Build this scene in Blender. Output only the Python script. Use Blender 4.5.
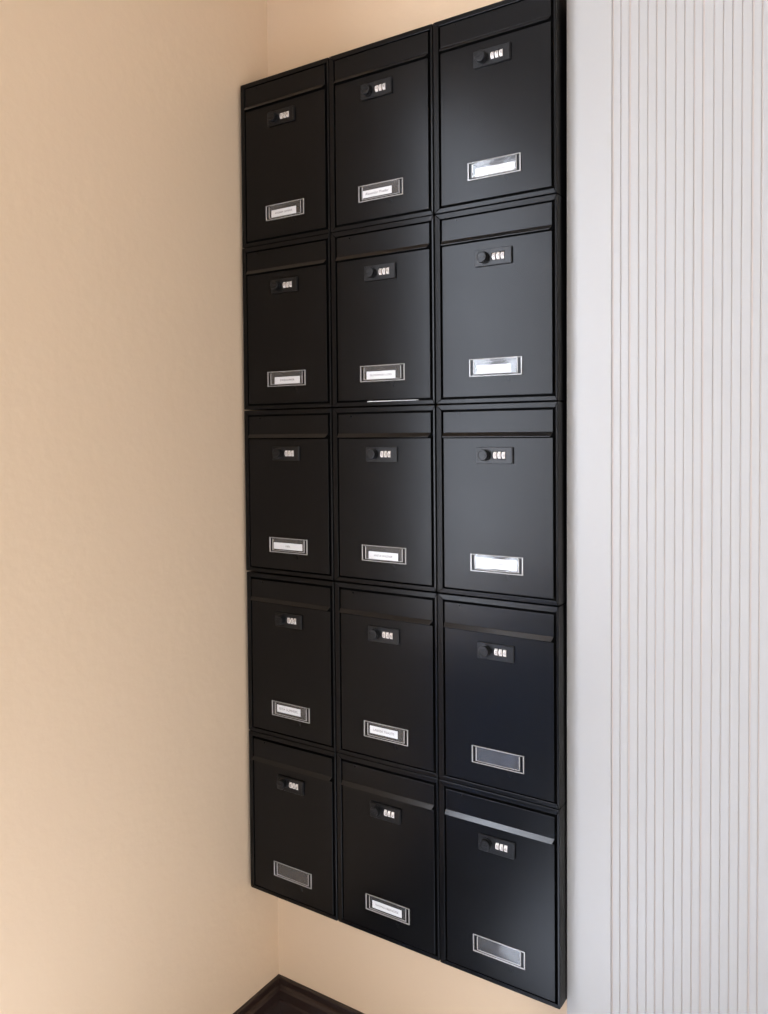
import bpy, bmesh, math, random
from mathutils import Matrix, Vector
random.seed(4)
for o in list(bpy.data.objects): bpy.data.objects.remove(o)
SC = bpy.context.scene
COL = SC.collection

# ------------------------------------------------------------------ camera
cd = bpy.data.cameras.new('camera'); cam = bpy.data.objects.new('camera', cd); COL.objects.link(cam)
cd.sensor_fit = 'HORIZONTAL'; cd.sensor_width = 36; cd.lens = 807.01/768*36
cd.shift_y = -55.04/768; cd.clip_start = .02
R_ = Vector((0.83969602, 0.54298295, -0.00895066)); U_ = Vector((-0.00518086, 0.02449102, 0.99968663)); F_ = Vector((-0.543032, 0.83938651, -0.02337813))
CP = Vector((1.32144014, -1.54606313, -0.82176010))
m = Matrix((R_, U_, -F_)).transposed().to_4x4(); m.translation = CP
cam.matrix_world = m
SC.camera = cam

# ------------------------------------------------------------------ world, lamps, exposure
SC.view_settings.view_transform = 'Standard'; SC.view_settings.look = 'None'
SC.view_settings.gamma = 1; SC.view_settings.use_curve_mapping = False
SC.view_settings.exposure = 0.0
w = bpy.data.worlds.new('world'); SC.world = w; w.use_nodes = True
w.node_tree.nodes['Background'].inputs[0].default_value = (.55, .7, 1, 1)
w.node_tree.nodes['Background'].inputs[1].default_value = 0.6

# room dimensions (metres): mailbox wall is y=0, left wall x=XL
XL, XR, YB, ZF, ZC = -0.012, 3.4, -4.2, -2.325, 0.62
WIN1 = (-2.62, -1.04, -1.50, 0.42)     # y0, y1, z0, z1 of the window in the left wall
FILL_WIN2 = (-3.50, -1.30, -2.28, -0.50)     # y0, y1, z0, z1 of the window added for fill light, right wall

FILL_WIN3 = (0.9, 2.7, -2.25, -1.05)        # x0, x1, z0, z1 of the low opening added for fill light behind the camera
def area(name, loc, rot, sx, sy, power, colr):
    l = bpy.data.lights.new(name, 'AREA'); l.shape = 'RECTANGLE'; l.size = sx; l.size_y = sy
    l.energy = power; l.color = colr
    o = bpy.data.objects.new(name, l); COL.objects.link(o); o.location = loc; o.rotation_euler = rot
    return o
# daylight through the left window; right and front area lights are added fill
area('daylight_left', (XL-.19, (WIN1[0]+WIN1[1])/2, (WIN1[2]+WIN1[3])/2), (0, -math.pi/2, 0),
     WIN1[3]-WIN1[2], WIN1[1]-WIN1[0], 185, (.82, .88, 1))
area('fill_right', (XR+.19, (FILL_WIN2[0]+FILL_WIN2[1])/2, (FILL_WIN2[2]+FILL_WIN2[3])/2), (0, math.pi/2, 0),
     FILL_WIN2[3]-FILL_WIN2[2], FILL_WIN2[1]-FILL_WIN2[0], 88, (1, .955, .91))  # added fill, brightens the left wall
area('fill_front', ((FILL_WIN3[0]+FILL_WIN3[1])/2, YB-.19, (FILL_WIN3[2]+FILL_WIN3[3])/2), (math.pi/2, 0, 0),
     FILL_WIN3[1]-FILL_WIN3[0], FILL_WIN3[3]-FILL_WIN3[2], 48, (1, .97, .92))  # added low fill for the panel and lower walls
# sun added to brighten the floor and its bounce, steep through the left window
sl = bpy.data.lights.new('fill_sun', 'SUN'); sl.energy = 85; sl.angle = .01; sl.color = (1, .96, .92)
so = bpy.data.objects.new('fill_sun', sl); COL.objects.link(so); so.rotation_euler = Vector((.33, .22, -.92)).to_track_quat('-Z', 'Y').to_euler()
# warm ceiling lamp over the corner
area('ceiling_lamp_light', (.95, -.95, ZC-.03), (0, 0, 0), .3, .3, 2.2, (1, .72, .45))

# ------------------------------------------------------------------ materials
def mat(name, colr, rough=.5, metal=0, spec=.5, bump=None, rvar=None, coat=0):
    M = bpy.data.materials.new(name); M.use_nodes = True
    nt = M.node_tree; b = nt.nodes['Principled BSDF']
    b.inputs['Base Color'].default_value = (*colr, 1); b.inputs['Roughness'].default_value = rough
    b.inputs['Metallic'].default_value = metal; b.inputs['Specular IOR Level'].default_value = spec
    b.inputs['Coat Weight'].default_value = coat
    tc = nt.nodes.new('ShaderNodeTexCoord')
    if bump:
        prev = None
        for sc, st, dist in bump:
            n = nt.nodes.new('ShaderNodeTexNoise'); n.inputs['Scale'].default_value = sc; n.inputs['Detail'].default_value = 3
            nt.links.new(tc.outputs['Object'], n.inputs['Vector'])
            bp = nt.nodes.new('ShaderNodeBump'); bp.inputs['Strength'].default_value = st; bp.inputs['Distance'].default_value = dist
            nt.links.new(n.outputs['Fac'], bp.inputs['Height'])
            if prev: nt.links.new(prev.outputs[0], bp.inputs['Normal'])
            prev = bp
        nt.links.new(prev.outputs[0], b.inputs['Normal'])
    if rvar:
        n = nt.nodes.new('ShaderNodeTexNoise'); n.inputs['Scale'].default_value = rvar[0]; n.inputs['Detail'].default_value = 4
        nt.links.new(tc.outputs['Object'], n.inputs['Vector'])
        r = nt.nodes.new('ShaderNodeMapRange'); r.inputs['From Min'].default_value = .2; r.inputs['From Max'].default_value = .8
        r.inputs['To Min'].default_value = rough-rvar[1]; r.inputs['To Max'].default_value = rough+rvar[1]
        nt.links.new(n.outputs['Fac'], r.inputs['Value']); nt.links.new(r.outputs[0], b.inputs['Roughness'])
    return M
def clear_mat(name, tint, trans, rough=.05):
    M = bpy.data.materials.new(name); M.use_nodes = True; nt = M.node_tree
    out = nt.nodes['Material Output']; b = nt.nodes['Principled BSDF']
    b.inputs['Base Color'].default_value = (*tint, 1); b.inputs['Roughness'].default_value = rough
    b.inputs['IOR'].default_value = 1.5
    t = nt.nodes.new('ShaderNodeBsdfTransparent'); g = nt.nodes.new('ShaderNodeBsdfGlossy')
    g.inputs['Roughness'].default_value = rough
    mx = nt.nodes.new('ShaderNodeMixShader'); mx.inputs[0].default_value = trans
    nt.links.new(b.outputs[0], mx.inputs[1]); nt.links.new(t.outputs[0], mx.inputs[2])
    fr = nt.nodes.new('ShaderNodeFresnel'); fr.inputs['IOR'].default_value = 1.48
    m2 = nt.nodes.new('ShaderNodeMixShader')
    ge = nt.nodes.new('ShaderNodeNewGeometry'); sub = nt.nodes.new('ShaderNodeMath'); sub.operation = 'SUBTRACT'; sub.inputs[0].default_value = 1
    mu = nt.nodes.new('ShaderNodeMath'); mu.operation = 'MULTIPLY'
    nt.links.new(ge.outputs['Backfacing'], sub.inputs[1]); nt.links.new(sub.outputs[0], mu.inputs[0]); nt.links.new(fr.outputs[0], mu.inputs[1])
    nt.links.new(mu.outputs[0], m2.inputs[0]); nt.links.new(mx.outputs[0], m2.inputs[1]); nt.links.new(g.outputs[0], m2.inputs[2])
    nt.links.new(m2.outputs[0], out.inputs['Surface'])
    return M

M_wall = mat('beige_plaster', (.615, .458, .308), .6, bump=[(42, .2, .004), (9, .15, .006)])
M_ceil = mat('ceiling_paint', (.36, .325, .29), .8)
M_floor = mat('floor_tile', (.33, .375, .46), .2)
M_white = mat('white_lacquer', (.298, .284, .268), .4)
M_groove = mat('groove_primer', (.33, .28, .245), .7)
M_dark = mat('dark_brown_wood', (.018, .0085, .006), .32, bump=[(30, .1, .002)])
M_black = mat('black_powder_coat', (.0022, .0022, .0025), .26, spec=.17, rvar=(9, .02), bump=[(900, .015, .0004)])
M_lip = mat('black_lip_extra_gloss', (.003, .003, .0034), .2, spec=.38)  # box coat with sheen raised to brighten the window reflection on the lips
M_slate = mat('slate_blue_reflector', (.20, .31, .60), .4)
M_void = mat('recess_black', (.002, .002, .002), .8, spec=.1)
M_lockp = mat('lock_black_plastic', (.006, .006, .0065), .34, spec=.25, bump=[(1500, .05, .0003)])
M_dial = mat('dial_white', (.62, .57, .53), .35)
M_ink = mat('dark_ink', (.05, .05, .05), .7)
M_dink = mat('dial_ink', (.06, .05, .05), .5)
M_paper = mat('paper_white', (.66, .66, .66), .6)
M_rim = clear_mat('clear_plastic_rim', (.42, .40, .385), .45, .12)
M_clear = clear_mat('clear_plastic_cover', (.5, .5, .51), .95, .07)
M_glass = clear_mat('window_glass', (.9, .9, .9), 1.0, .0)

# ------------------------------------------------------------------ helpers
def new(name, bm, mats, parent=None, kind=None, smooth=False):
    bmesh.ops.recalc_face_normals(bm, faces=bm.faces)
    me = bpy.data.meshes.new(name); bm.to_mesh(me); bm.free()
    for mm in (mats if isinstance(mats, (list, tuple)) else [mats]): me.materials.append(mm)
    if smooth:
        for p in me.polygons: p.use_smooth = True
    o = bpy.data.objects.new(name, me); COL.objects.link(o)
    if parent: o.parent = parent
    if kind: o['kind'] = kind
    return o
def box(bm, x0, x1, y0, y1, z0, z1, bev=0, mi=0, seg=1):
    vs = [bm.verts.new((x, y, z)) for x in (x0, x1) for y in (y0, y1) for z in (z0, z1)]
    q = [(0,1,3,2), (4,6,7,5), (0,4,5,1), (2,3,7,6), (0,2,6,4), (1,5,7,3)]
    fs = [bm.faces.new([vs[i] for i in f]) for f in q]
    for f in fs: f.material_index = mi
    if bev:
        es = list({e for f in fs for e in f.edges})
        r = bmesh.ops.bevel(bm, geom=es, offset=bev, segments=seg, affect='EDGES', profile=.5)
        for f in r['faces']: f.material_index = mi
def prism(bm, poly, axis, a, b, bev=0, mi=0, inset=0, seg=1):
    """extrude a 2-D polygon along an axis. axis 'x': poly=(y,z); 'y': poly=(x,z); 'z': poly=(x,y)"""
    def P(p, t):
        return {'x': (t, p[0], p[1]), 'y': (p[0], t, p[1]), 'z': (p[0], p[1], t)}[axis]
    A = [bm.verts.new(P(p, a)) for p in poly]; B = [bm.verts.new(P(p, b)) for p in poly]
    fs = [bm.faces.new(A), bm.faces.new(B[::-1])]
    n = len(poly)
    for i in range(n): fs.append(bm.faces.new((A[i], B[i], B[(i+1) % n], A[(i+1) % n])))
    for f in fs: f.material_index = mi
    bmesh.ops.recalc_face_normals(bm, faces=fs)
    if bev:
        es = list({e for f in fs for e in f.edges})
        r = bmesh.ops.bevel(bm, geom=es, offset=bev, segments=seg, affect='EDGES', profile=.5)
        for f in r['faces']: f.material_index = mi
def lathe(bm, prof, cx, cz, n=32, mi=0, knurl=0):
    """prof: (radius, y) pairs, turned about an axis along y"""
    rings = []
    for r, y in prof:
        if r == 0: rings.append([bm.verts.new((cx, y, cz))]); continue
        ring = []
        for k in range(n):
            a = 2*math.pi*k/n; rr = r*(1-knurl*(k % 2)) if r > .009 else r
            ring.append(bm.verts.new((cx+rr*math.cos(a), y, cz+rr*math.sin(a))))
        rings.append(ring)
    for A, B in zip(rings, rings[1:]):
        for k in range(n):
            l = (k+1) % n
            if len(A) == 1: f = bm.faces.new((A[0], B[k], B[l]))
            elif len(B) == 1: f = bm.faces.new((A[k], A[l], B[0]))
            else: f = bm.faces.new((A[k], A[l], B[l], B[k]))
            f.material_index = mi
def text_mesh(txt, size):
    cu = bpy.data.curves.new('lettering', 'FONT'); cu.body = txt; cu.size = size
    cu.align_x = 'CENTER'; cu.align_y = 'CENTER'; cu.extrude = .00004
    t = bpy.data.objects.new('lettering', cu); COL.objects.link(t)
    dg = bpy.context.evaluated_depsgraph_get()
    me = bpy.data.meshes.new_from_object(t.evaluated_get(dg))
    bpy.data.objects.remove(t); bpy.data.curves.remove(cu)
    me.transform(Matrix.Rotation(math.pi/2, 4, 'X'))
    return me

# ------------------------------------------------------------------ room shell
T = .2
bm = bmesh.new(); box(bm, XL-.8, XR+.2, YB-.5, .2, ZF-.1, ZF); new('floor', bm, M_floor, kind='structure')
bm = bmesh.new(); box(bm, XL-T, XR+.2, YB-T, .2, ZC, ZC+.1); new('ceiling', bm, M_ceil, kind='structure')
bm = bmesh.new(); box(bm, XL-T, XR+.2, 0, .2, ZF, ZC); new('wall_back', bm, M_wall, kind='structure')
bm = bmesh.new()
y0, y1, z0, z1 = FILL_WIN2
box(bm, XR, XR+T, YB, y0, ZF, ZC); box(bm, XR, XR+T, y1, 0, ZF, ZC)
box(bm, XR, XR+T, y0, y1, ZF, z0); box(bm, XR, XR+T, y0, y1, z1, ZC)
new('wall_right', bm, M_ceil, kind='structure')
bm = bmesh.new()
y0, y1, z0, z1 = WIN1
box(bm, XL-T, XL, YB, y0, ZF, ZC); box(bm, XL-T, XL, y1, 0, ZF, ZC)
box(bm, XL-T, XL, y0, y1, ZF, z0); box(bm, XL-T, XL, y0, y1, z1, ZC)
new('wall_left', bm, M_wall, kind='structure')
bm = bmesh.new()
x0, x1, z0, z1 = FILL_WIN3
box(bm, XL-T, x0, YB-T, YB, ZF, ZC); box(bm, x1, XR+.2, YB-T, YB, ZF, ZC)
box(bm, x0, x1, YB-T, YB, ZF, z0); box(bm, x0, x1, YB-T, YB, z1, ZC)
new('wall_front', bm, M_ceil, kind='structure')

def window(name, a0, a1, z0, z1, depth, axis):
    root = bpy.data.objects.new(name, None); COL.objects.link(root); root['kind'] = 'structure'
    bm = bmesh.new(); g = bmesh.new(); f = .05
    def B(bmm, p0, p1, q0, q1, d0, d1):
        if axis == 'x': box(bmm, d0, d1, p0, p1, q0, q1)
        else: box(bmm, p0, p1, d0, d1, q0, q1)
    d0, d1 = depth, depth+.05
    B(bm, a0, a1, z0, z0+f, d0, d1); B(bm, a0, a1, z1-f, z1, d0, d1)
    B(bm, a0, a0+f, z0+f, z1-f, d0, d1); B(bm, a1-f, a1, z0+f, z1-f, d0, d1)
    c = (a0+a1)/2; B(bm, c-.03, c+.03, z0+f, z1-f, d0, d1)
    new('window_frame', bm, M_white, root)
    for p0, p1 in ((a0+f, c-.03), (c+.03, a1-f)):
        g = bmesh.new(); B(g, p0, p1, z0+f, z1-f, d0+.02, d0+.026); new('pane', g, M_glass, root)
window('window_1', *WIN1, XL-.14, 'x')
bm = bmesh.new(); box(bm, XL-.003, XL+.018, WIN1[0], WIN1[1], ZF+.001, WIN1[2]-.02, .004)  # unseen panel and sill, added to tint the lower boxes' reflections blue
box(bm, XL-.003, XL+.05, WIN1[0]-.03, WIN1[1]+.03, WIN1[2]-.02, WIN1[2]+.004, .004)
new('blue_reflector', bm, M_slate, kind='structure')
window('fill_window_right', *FILL_WIN2, XR+.09, 'x')  # unseen opening added for the right fill light
window('fill_window_front', *FILL_WIN3, YB-.14, 'y')  # unseen opening added for the front fill light

# skirting: stepped profile, outward distance d from wall, height z
ZB = -2.195
prof = [(0, ZF), (.026, ZF), (.026, ZF+.055), (.024, ZF+.06), (.020, ZB-.052), (.017, ZB-.048), (.017, ZB-.026),
        (.013, ZB-.020), (.008, ZB-.017), (.008, ZB-.003), (.006, ZB), (0, ZB)]
bm = bmesh.new()
def skirt(bm, along):
    # mitred into the corner at (XL, 0)
    A, B = [], []
    for d, z in prof:
        if along == 'x': A.append(bm.verts.new((XL+d, -d, z))); B.append(bm.verts.new((.785, -d, z)))
        else: A.append(bm.verts.new((XL+d, -d, z))); B.append(bm.verts.new((XL+d, YB+.01, z)))
    n = len(prof); bm.faces.new(A); bm.faces.new(B[::-1])
    for i in range(n): bm.faces.new((A[i], B[i], B[(i+1) % n], A[(i+1) % n]))
skirt(bm, 'x'); new('baseboard_back', bm, M_dark, kind='structure')
bm = bmesh.new(); skirt(bm, 'y'); new('baseboard_left', bm, M_dark, kind='structure')

# white fluted panelling right of the letterboxes
PX0, PY = .7814, -.080
grooves = [.8687, .8836, .8994, .9157, .9313, .9465, .9620, .9792, .9938, 1.0094, 1.0244, 1.0414, 1.0561, 1.0711, 1.0859, 1.1022, 1.1160]
gw = [.0032, .0011, .0032, .0012, .0012, .0019, .0016, .0012, .0012, .0017, .0028, .0013, .0011, .0013, .0012, .0028, .0017]
panel = bpy.data.objects.new('trim_1', None); COL.objects.link(panel); panel.location = (PX0-.0032, 0, ZF+.0005); panel.rotation_euler = (0, .0035, 0)
panel['kind'] = 'structure'
def pbox(nm, a, b):
    bm = bmesh.new(); box(bm, a-PX0, b-PX0, PY, 0, 0, ZC-ZF-.006, .0012); return new(nm, bm, M_white, panel)
pbox('stile', PX0, grooves[0]-gw[0]/2)
pbox('stile', grooves[-1]+gw[-1]/2, 1.62)
bm = bmesh.new(); H_ = ZC-ZF-.006
edges = []
box(bm, grooves[0]-PX0-.001, grooves[-1]-PX0+.001, PY+.0013, -.001, 0, H_, 0, 1)
for k in range(len(grooves)-1):
    a = grooves[k]+gw[k]/2-PX0; b = grooves[k+1]-gw[k+1]/2-PX0
    prism(bm, [(a, PY+.0016), (a, PY+.0007), (a+.0009, PY), (b-.0009, PY), (b, PY+.0007), (b, PY+.0016)], 'z', 0, H_)
new('fluted_board', bm, [M_white, M_groove], panel)

# ------------------------------------------------------------------ letterboxes
W, H, D = .26, .38258, .11302
BW, BH = .2578, .3803         # one box
G = (W-BW)/2
yf = -D                       # front plane
# local frame of a box: origin at its lower left back corner on the wall
def L(x, z): return x, BH+G*2-z   # (x from left, z from top) -> local
XI0, XI1 = .0163, .2490       # opening inside the bezel
ZT = BH
o_top, o_bot = ZT-.0104, .0086
flap_bot = ZT-.0560; lip_bot = flap_bot-.0090; door_top = lip_bot-.0018; door_bot = o_bot+.0038

def frame_mesh():
    bm = bmesh.new()
    # four mitred pieces with softly bevelled edges
    fx0, fx1, fz0, fz1 = 0, BW, 0, BH
    ix0, ix1, iz0, iz1 = .0124, .2532, o_bot, o_top
    e = .00025
    yb_, yt = yf+.008, yf
    ps = [[(fx0, fz0+e), (ix0, iz0+e), (ix0, iz1-e), (fx0, fz1-e)],
          [(fx1, fz0+e), (fx1, fz1-e), (ix1, iz1-e), (ix1, iz0+e)],
          [(fx0+e, fz1), (ix0+e, iz1), (ix1-e, iz1), (fx1-e, fz1)],
          [(fx0+e, fz0), (fx1-e, fz0), (ix1-e, iz0), (ix0+e, iz0)]]
    for p in ps: prism(bm, p, 'y', yt, yb_, .0009, seg=2)
    # the bezel rises slightly from its outer edge to the opening
    for v in bm.verts:
        t = min(v.co.x, BW-v.co.x, v.co.z, BH-v.co.z)/.0124
        if v.co.y < yf+.004: v.co.y -= .0010+.0006*max(0, min(1, t))
    return bm
def housing_mesh():
    bm = bmesh.new()
    t = .0012
    box(bm, 0, t, yf+.0082, 0, 0, BH); box(bm, BW-t, BW, yf+.0082, 0, 0, BH)
    box(bm, t, BW-t, yf+.0082, 0, BH-t, BH); box(bm, t, BW-t, yf+.0082, 0, 0, t)
    box(bm, t, BW-t, -.002, 0, t, BH-t)
    box(bm, t, BW-t, yf+.0083, yf+.0098, t, BH-t, 0, 1)     # dark inner rebate behind door and flap
    return bm
def flap_mesh():
    bm = bmesh.new()
    x0, x1 = XI0+.0006, XI1-.0006; y = yf-.0002
    box(bm, x0, x1, y, y+.0022, flap_bot, o_top-.0040, .0006, seg=2)
    return bm
def lip_mesh():
    bm = bmesh.new(); x0, x1 = XI0-.0002, XI1-.0002; y = yf-.0002
    # slanted strip, cut off obliquely at its right end
    A = [(y, flap_bot+.0004), (y-.0062, lip_bot+.0006), (y-.0058, lip_bot+.0001), (y-.0034, lip_bot+.0022), (y+.0016, flap_bot-.0006), (y+.0018, flap_bot+.0004)]
    n = len(A)
    va = [bm.verts.new((x0+(0.0008 if yy < y-.003 else 0), yy, zz)) for yy, zz in A]
    vb = [bm.verts.new((x1-(.0040 if yy < y-.003 else 0), yy, zz)) for yy, zz in A]
    fs = [bm.faces.new(va), bm.faces.new(vb[::-1])]
    for i in range(n): fs.append(bm.faces.new((va[i], vb[i], vb[(i+1) % n], va[(i+1) % n])))
    bmesh.ops.recalc_face_normals(bm, faces=fs)
    bmesh.ops.bevel(bm, geom=list({e for f in fs for e in f.edges}), offset=.00035, segments=1, affect='EDGES')
    return bm
def door_mesh():
    bm = bmesh.new()
    box(bm, XI0+.0008, XI1-.0008, yf-.0002, yf+.0022, door_bot, door_top, .0007, seg=2)
    return bm
LX0, LX1 = .0915, .1690; LZ1, LZ0 = ZT-.0848, ZT-.1165      # combination lock plate
KX, KZ = .1100, (LZ0+LZ1)/2+.0005
def lock_mesh():
    bm = bmesh.new(); y = yf-.0002
    yo = y-.0042
    wx0, wx1 = .1278, .1546; wz0, wz1 = KZ-.0072, KZ+.0072
    # plate as a ring around the dial window
    box(bm, LX0, wx0, yo, y, LZ0, LZ1, .0006); box(bm, wx1, LX1, yo, y, LZ0, LZ1, .0006)
    box(bm, wx0-.0008, wx1+.0008, yo, y, wz1, LZ1, .0006); box(bm, wx0-.0008, wx1+.0008, yo, y, LZ0, wz0, .0006)
    box(bm, wx0-.001, wx1+.001, y-.0008, y, wz0-.001, wz1+.001)
    # raised end rib
    box(bm, LX1-.0030, LX1-.0012, yo-.0006, yo+.0005, LZ0+.002, LZ1-.002, .0003)
    return bm
def knob_mesh():
    bm = bmesh.new(); y = yf-.0044
    lathe(bm, [(.0120, y+.0006), (.0120, y-.0030), (.0100, y-.0034), (.0100, y-.0040), (.0112, y-.0046), (.0112, y-.0100), (.0104, y-.0112), (.0080, y-.0114), (.0074, y-.0106), (.0068, y-.0106), (0, y-.0106)], KX, KZ, 48, knurl=.035)
    # grip bar across the knob face
    box(bm, KX-.0064, KX+.0064, y-.0116, y-.0102, KZ-.0012, KZ+.0012, .0003)
    return bm
def dial_mesh(k, digit):
    bm = bmesh.new(); y = yf-.0036; cx = .1320+k*.0091; r = .0085; n = 20
    va, vb = [], []
    for i in range(n+1):
        a = math.radians(-52+104*i/n)
        yy = y+.0062-r*math.cos(a)*1.0+0.0; zz = KZ+r*math.sin(a)
        va.append(bm.verts.new((cx-.0031, yy, zz))); vb.append(bm.verts.new((cx+.0031, yy, zz)))
    for i in range(n): bm.faces.new((va[i], vb[i], vb[i+1], va[i+1]))
    bm.faces.new(va); bm.faces.new(vb[::-1])
    me = text_mesh(digit, .0085)
    me.transform(Matrix.Translation((cx+.0004, y-.00245, KZ)))
    nf = len(bm.faces); bm.from_mesh(me); bm.faces.ensure_lookup_table()
    for f in bm.faces[nf:]: f.material_index = 1
    return bm
NX0, NX1 = .0770, .1885; NZ1, NZ0 = ZT-.2950, ZT-.3295      # name plate holder
def rim_mesh():
    bm = bmesh.new(); y = yf-.0002; t = .0026; yo = y-.0026
    box(bm, NX0, NX0+t, yo, y, NZ0, NZ1, .0005); box(bm, NX1-t, NX1, yo, y, NZ0, NZ1, .0005)
    box(bm, NX0+t, NX1-t, yo, y, NZ1-.0016, NZ1, .0005); box(bm, NX0+t, NX1-t, yo, y, NZ0, NZ0+.0020, .0005)
    # inner frame carrying the cover, with a slot left at each end
    a0, a1, b0, b1 = NX0+.0085, NX1-.0085, NZ0+.0040, NZ1-.0032; s = .0022
    box(bm, a0, a0+s, yo+.0004, y, b0, b1, .0005); box(bm, a1-s, a1, yo+.0004, y, b0, b1, .0005)
    box(bm, a0+s, a1-s, yo+.0004, y, b0, b0+.0014, .0004)
    return bm
def cover_mesh():
    bm = bmesh.new(); y = yf-.0002
    box(bm, NX0+.0108, NX1-.0108, y-.0022, y-.0014, NZ0+.0055, NZ1-.0017)
    return bm

proto = {}
def build_box():
    root = bpy.data.objects.new('letterbox', None); COL.objects.link(root)
    new('housing', housing_mesh(), [M_black, M_void], root)
    new('bezel', frame_mesh(), M_black, root)
    fl = new('flap', flap_mesh(), M_black, root); new('lip', lip_mesh(), M_lip, fl)
    new('door', door_mesh(), M_black, root)
    lk = new('combination_lock', lock_mesh(), M_lockp, root)
    new('knob', knob_mesh(), M_lockp, lk)['label'] = 'round black turning knob'
    for k, d in enumerate('036'): new('number_dial', dial_mesh(k, d), [M_dial, M_dink], lk)['label'] = 'white number wheel in the black lock'
    npz = new('name_plate', rim_mesh(), M_rim, root); npz['label'] = 'clear plastic holder for a name slip'
    new('cover', cover_mesh(), M_clear, npz)
    for o in (fl, lk, npz): o.location = OUT
    for c in root.children:
        if c.name.startswith('door'): c.location = OUT
    return root
OUT = (.0008, -.0033, 0)      # flap, door and fittings stand proud of the bezel's outer edge
def copy_tree(o, parent=None):
    c = o.copy(); COL.objects.link(c)
    if parent: c.parent = parent
    for ch in list(o.children): copy_tree(ch, c)
    return c

# observed small misplacements of the boxes (mm): (dx, dz)
cx_ = [[2.3,.4,-2.2,-.3],[-.9,-.7,.5,-.3],[-.5,-3.3,2.3,-.3],[-.9,-1.4,.7,-.1],[1.4,2.8,2.1,-.7],[-1.8,-.1,1.3,-.5]]
cz_ = [[-1.8,-1.5,-.6,1.1],[1.9,1.1,1.,1.1],[3.7,2.4,.8,-1.],[-3.7,-.3,-.9,1.7],[-5.5,0,-2.6,-2.7],[1.7,3.5,2.7,0]]
# slip: (text, x centre, z from top, width, height, letter size) or None for an empty holder
SLIP = {
 (0,0): ('ANDREA GEMMER', .1290, .3155, .0720, .0160, .0062), (1,0): ('Alexander Moeller', .1235, .3140, .0730, .0150, .0080),
 (2,0): ('NIKOLAUS BUCHWALDER', .1340, .3170, .0820, .0165, .0066),
 (0,1): ('ZWIEHAMMER', .1345, .3160, .0740, .0160, .0066), (1,1): ('GLOSSMANN LUDIG', .1290, .3160, .0720, .0165, .0060),
 (2,1): ('MARTIN HEIDLER', .1290, .3160, .0720, .0165, .0056),
 (0,2): ('LIEBL', .1310, .3140, .0840, .0150, .0062), (1,2): ('ANITA WAGNER', .1310, .3165, .0740, .0165, .0062),
 (2,2): ('TOBIAS LUBERGER', .1320, .3120, .0860, .0200, .0062),
 (0,3): ('RITA GUMMERL', .1265, .3110, .0690, .0165, .0080), (1,3): ('LARISSA TRAUTE', .1270, .3115, .0700, .0160, .0070),
 (2,3): None, (0,4): None,
 (1,4): ('THOMAS OBERHOFER', .1310, .3135, .0740, .0160, .0064), (2,4): None,
}
COLN = ['left', 'middle', 'right']; ROWN = ['top', 'second', 'middle', 'fourth', 'bottom']
LAB = {
 (0,0): 'black metal letterbox at the top left corner of the wall bank, small white slip',
 (1,0): 'black letterbox at the top of the middle column, white slip with mixed-case lettering',
 (2,0): 'black letterbox at the top right of the bank, highest and largest, bright name plate',
 (0,1): 'black letterbox by the beige side wall, second from the top of the left column',
 (1,1): 'black letterbox in the middle column with a white paper edge sticking out below its door',
 (2,1): 'shiniest grey-looking black letterbox beside the white panelling, second from the top',
 (0,2): 'black letterbox in the left column exactly halfway down the bank, by the beige wall',
 (1,2): 'black letterbox at the very centre of the bank, boxes on all sides of it',
 (2,2): 'black letterbox beside the white panelling with a large white slip filling its plate',
 (0,3): 'black letterbox in the left column above the lowest one, white slip in its plate',
 (1,3): 'black letterbox in the middle column just above the lowest one, dark upper lip',
 (2,3): 'black letterbox beside the white panelling with an empty plate, above the bottom right box',
 (0,4): 'black letterbox at the bottom left of the bank with an empty name plate',
 (1,4): 'black letterbox at the bottom of the middle column, white slip and pale shining lip',
 (2,4): 'black letterbox at the bottom right of the bank, empty plate and pale shining lip',
}
first = build_box()
LOCK_DX = {(0,0): -.004, (1,0): -.005}
PLATE_DZ = {(0,3): .001, (1,3): .002, (2,3): .0015, (0,4): .0025, (1,4): .0045, (2,4): .003}
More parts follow.
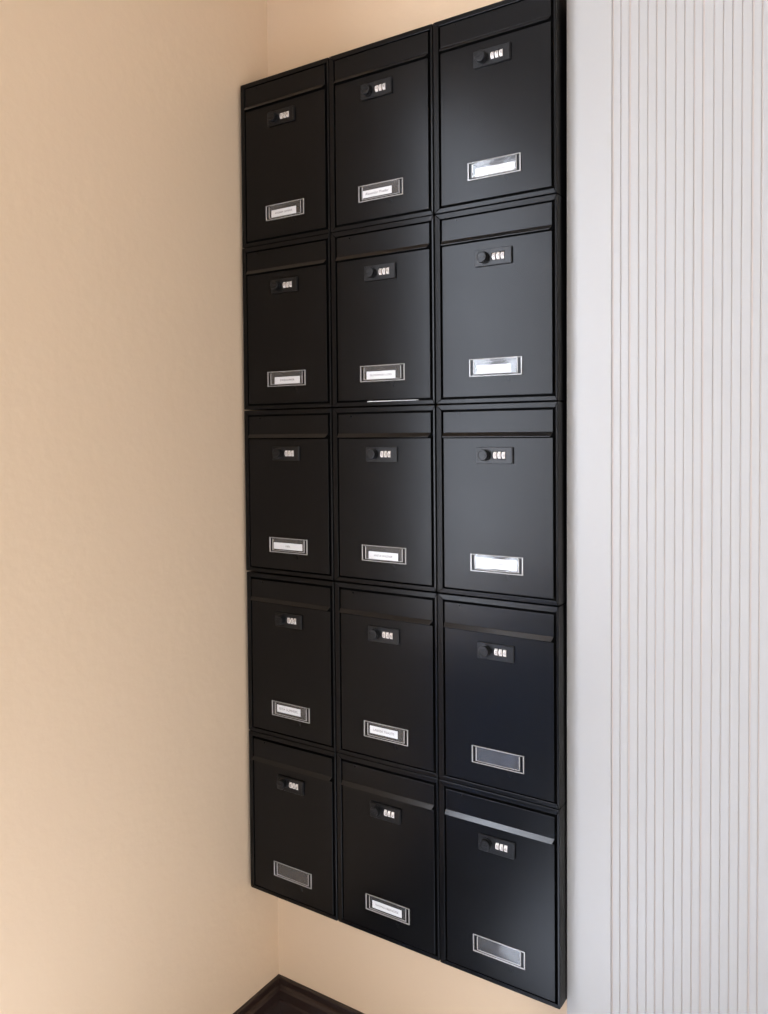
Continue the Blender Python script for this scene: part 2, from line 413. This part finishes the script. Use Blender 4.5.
boxes = {(i, j): first if i+j == 0 else copy_tree(first) for i in range(3) for j in range(5)}
for i in range(3):
    for j in range(5):
        b = boxes[i, j]
        dx = sum(cx_[jj][ii] for ii in (i, i+1) for jj in (j, j+1))/4*.0006
        dz = sum(cz_[jj][ii] for ii in (i, i+1) for jj in (j, j+1))/4*.0006
        dx = max(-.0009, min(.0009, dx)); dz = max(-.0009, min(.0009, dz))
        if i == 2: dx = min(dx, .0005)
        b.location = (i*W+G+dx, 0, -(j+1)*H+G+dz)
        b['label'] = LAB[i, j]; b['category'] = 'letterbox'; b['group'] = 'black letterboxes mounted on the wall'
        s = SLIP[i, j]
        for c in b.children:                      # fittings not mounted exactly alike
            if c.name.startswith('combination_lock'): c.location.x += LOCK_DX.get((i, j), 0)
            if c.name.startswith('name_plate'): c.location.z += PLATE_DZ.get((i, j), 0)
        lock = [c for c in b.children if c.name.startswith('combination_lock')][0]
        if s:
            txt, sx, sz, sw, sh, ts = s
            plate = [c for c in b.children if c.name.startswith('name_plate')][0]
            bm = bmesh.new(); y = yf-.0003
            box(bm, sx-sw/2, sx+sw/2, y-.0006, y, ZT-sz-sh/2, ZT-sz+sh/2)
            me = text_mesh(txt, ts)
            xs = [v.co.x for v in me.vertices]; wd = max(xs)-min(xs)
            if wd > sw*.8: me.transform(Matrix.Scale(sw*.8/wd, 4, (1, 0, 0)))
            me.transform(Matrix.Translation((sx, y-.00068, ZT-sz)))
            nf = len(bm.faces); bm.from_mesh(me); bm.faces.ensure_lookup_table()
            for f in bm.faces[nf:]: f.material_index = 1
            p = new('name_slip', bm, [M_paper, M_ink], plate); p['label'] = 'white paper slip with small dark lettering'

# paper poking out under the door of the box in the middle column
bm = bmesh.new()
bx, bz = W+G, -2*H+G
poly = [(0, 0), (.125, .0006), (.125, .0014), (0, .0016)]
prism(bm, poly, 'y', 0, .0040)
env = new('paper_sheet', bm, M_paper)
env.location = (bx+.095, yf-.0049, bz+o_bot+.0003)
env['label'] = 'thin white paper edge sticking out under a letterbox door in the middle column'; env['category'] = 'paper'
